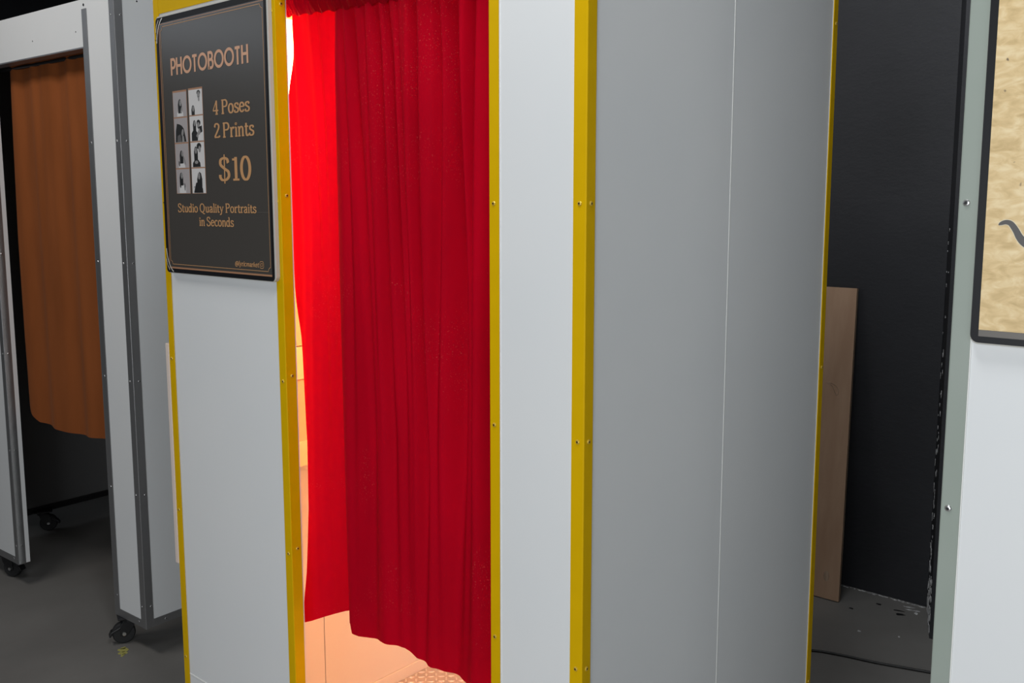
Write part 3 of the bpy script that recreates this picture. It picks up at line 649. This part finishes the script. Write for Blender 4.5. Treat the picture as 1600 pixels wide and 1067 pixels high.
screws(t, SCREW_S, [(-.021, -.0016, z) for z in GR], '-y'); screws(t, SCREW_S, [(.0016, .021, z) for z in GR], '+x')
bm = BM(); add_box(bm, -.2045, -.1735, -.0016, 0, ZB, 2.248); add_box(bm, -.2061, -.2045, -.0016, .030, ZB, 2.125)
t = link('opening_trim', bm, GM, gb, bevel=.0005)
screws(t, SCREW_S, [(-.187, -.0016, z) for z in GR[1:]] , '-y')
t = angle_trim('opening_trim', -.967, -.0016, -1, 1, .0290, .0300, ZB, 2.125, GM, gb)
screws(t, SCREW_S, [(-.981, -.0016, z) for z in GR[1:]], '-y'); screws(t, SCREW_S, [(-.967, .015, z) for z in GR[1:]], '+x')
bm = BM(); add_box(bm, -.967, -.206, 0.0, .045, 2.120, 2.125); link('header_lip', bm, GM, gb)
def rail(x0, x1, y0, y1, scr, facing):
    bm = BM(); add_box(bm, x0, x1, y0, y1, ZB, ZB+.0285); t = link('bottom_trim', bm, GM, gb, bevel=.0006)
    screws(t, SCREW_S, scr, facing)
rail(-.2045, -.0290, -.0015, .03, [(-.045, -.0015, ZB+.018)], '-y')
rail(-.03, .0015, .0285, GD, [(.0015, .075+.2*k, ZB+.014) for k in range(4)], '+x')
rail(-GW, -.967-.0005, -.0012, .03, [(-1.01, -.0012, ZB+.018)], '-y')
box('frame_rail', -GW, -GW+.04, .05, GD-.02, ZB-.0135, ZB+.0115, M['black'], gb)
box('frame_rail', -GW+.045, -.05, GD-.045, GD-.02, ZB-.0135, ZB+.0115, M['black'], gb)
# screw holes in the white header
for (x, z) in ((-.192, 2.261), (-.565, 2.180), (-.253, 2.179)):
    bm = BM(); add_cyl(bm, (x, -.0002, z), 'y', .0045 if x == -.192 else .002, .002, 10); link('screw_hole', bm, M['black'], gb)
bm = BM(); add_cyl(bm, (-.0015, .083, 2.261), 'x', .003, .0009, 10); link('screw_hole', bm, M['black'], gb)

def caster(parent, x, y, ang, top=ZB, with_plate=True):
    r = .040
    root = None
    bm = BM(); add_box(bm, -.042, .042, -.034, .034, top-.006, top-.0005); add_cyl(bm, (0, 0, top-.020), 'z', .028, .015, 16)
    root = link('caster', bm, M['black'], parent, bevel=.001); root.location = (x, y, 0); root.rotation_euler = (0, 0, ang)
    # fork: two cheeks with a crown, swept back to the axle
    bm = BM(); ox = .022
    for sy in (-1, 1):
        pts = [(-.020, top-.016), (.022, top-.016), (.034, top-.035), (ox+.014, r-.006), (ox-.010, r-.008), (-.012, top-.040)]
        add_prism(bm, pts, 'y', sy*.0165, sy*.0195)
    add_box(bm, -.018, .024, -.0195, .0195, top-.018, top-.0155); link('caster_fork', bm, M['black'], root, bevel=.0008)
    bm = BM(); n = 28; prof = [(r-.004, -.014), (r, -.009), (r, .009), (r-.004, .014), (.012, .014), (.012, -.014)]; rings = []
    for k in range(n):
        a = 2*math.pi*k/n; rings.append([bm.verts.new((ox+q*math.cos(a), w_, r+.0005+q*math.sin(a))) for q, w_ in prof])
    for k in range(n):
        for j in range(6): bm.faces.new((rings[k][j], rings[k][(j+1) % 6], rings[(k+1) % n][(j+1) % 6], rings[(k+1) % n][j]))
    link('caster_wheel', bm, M['rubber'], root, smooth=False)
    bm = BM(); add_cyl(bm, (ox, -.024, r), 'y', .0065, .048, 12); link('axle_bolt', bm, M['steel'], root)
    bm = BM(); add_prism(bm, [(ox+.010, .066), (ox+.044, .050), (ox+.052, .034), (ox+.046, .031), (ox+.036, .044), (ox+.006, .058)], 'y', -.0155, .0155)
    link('brake_pedal', bm, M['black'], root, bevel=.002)
    return root
caster(gb, -.165, .030, math.radians(245))
caster(gb, -1.150, .035, math.radians(25))
caster(gb, -1.600, .400, math.radians(60))
caster(gb, -.08, GD-.08, math.radians(30)); caster(gb, -1.575, GD-.08, math.radians(100))

# rust coloured curtain of the left booth
bc = thing('brown_curtain', 'rust brown cloth curtain hanging in the left grey-trimmed booth', 'curtain', (-2.1301, .2965, 0), .04766)
BH = [(.2, .735), (.363, .7214), (.5065, .7089), (.6565, .7036), (.78, .7060), (.8668, .7116), (.92, .735), (.9439, .7543), (.965, .80), (.98, .87)]
BE = [(0, .955), (.25, .975), (.5, .992), (.8, .987), (.9, .982), (1, .98)]
def bpos(u, t, z):
    e = interp(BE, t); s = (u-.12)/.86; a = .12 + (e-.12)*s
    f = .009*S(2*math.pi*a/.26+.8) * (.5+.5*t) + .0035*S(2*math.pi*a/.14+2+t) + .0015*S(2*math.pi*a/.07+1)*(1-t)
    if s > .92: f += .02*((s-.92)/.08)**2
    return (-a, .078+f)
U = [.12 + .86*i/200 for i in range(201)]
curtain_sheet('curtain_panel', bc, M['rust'], U, lambda a: 2.112, 2.11, lambda u: interp(BH, u), bpos, 60)
bm = BM(); prev = None
tube('curtain_rod', [(-1.6, .078, 2.119), (-.05, .078, 2.119)], .007, M['black'], bc)

# ------------------------------------------------------------------ plywood board and cable in the gap
pw = thing('plywood_board', 'bare plywood board leaning on the black wall beside the yellow booth', 'board')
bt = Vector((-.459, 2.347, 0.004)); tp = Vector((-.506, 2.515, 1.256)); up = (tp-bt); wv = Vector((-1, -.02, 0)).normalized()*.61
nrm = wv.cross(up).normalized(); nrm = nrm if nrm.y < 0 else -nrm
bm = BM(); q = [bt, bt+wv, bt+wv+up, bt+up]; A = [bm.verts.new(p) for p in q]; B = [bm.verts.new(p-nrm*.017) for p in q]
bm.faces.new(A); bm.faces.new(B[::-1])
for k in range(4): bm.faces.new((A[k], B[k], B[(k+1) % 4], A[(k+1) % 4])).material_index = 1
link('panel', bm, [M['plywood'], M['plywood_edge']], pw)
kn = [(.10, .865), (.085, .868), (.068, .862), (.055, .85), (.050, .832), (.058, .822), (.068, .838), (.080, .858), (.10, .866)]
def onply(sx, z): return bt + wv.normalized()*sx + up*(z/1.256)
tube('wood_knot', [tuple(onply(a, z)+nrm*.0004) for a, z in spline(kn, 4)], .0012, M['plywood_edge'], pw, 5)
bm = BM(); c0 = onply(.055, .09)+nrm*.0006
poly_pts = [c0 + wv.normalized()*(.012*math.cos(a)) + up.normalized()*(.022*math.sin(a)) for a in [2*math.pi*k/10 for k in range(10)]]
bm.faces.new([bm.verts.new(p) for p in poly_pts]); link('wood_knot', bm, M['plywood_edge'], pw)
cb = [(-.95, 1.55, .005), (-.62, 1.70, .005), (-.45, 1.81, .005), (-.3637, 1.880, .005), (-.272, 1.9125, .005), (-.1555, 1.9385, .005), (0, 1.987, .005), (.15, 2.03, .005), (.4, 2.05, .005)]
tag(tube('power_cable', spline(cb, 6), .0045, M['cable']), 'black power cable lying across the concrete floor in the gap', 'cable')
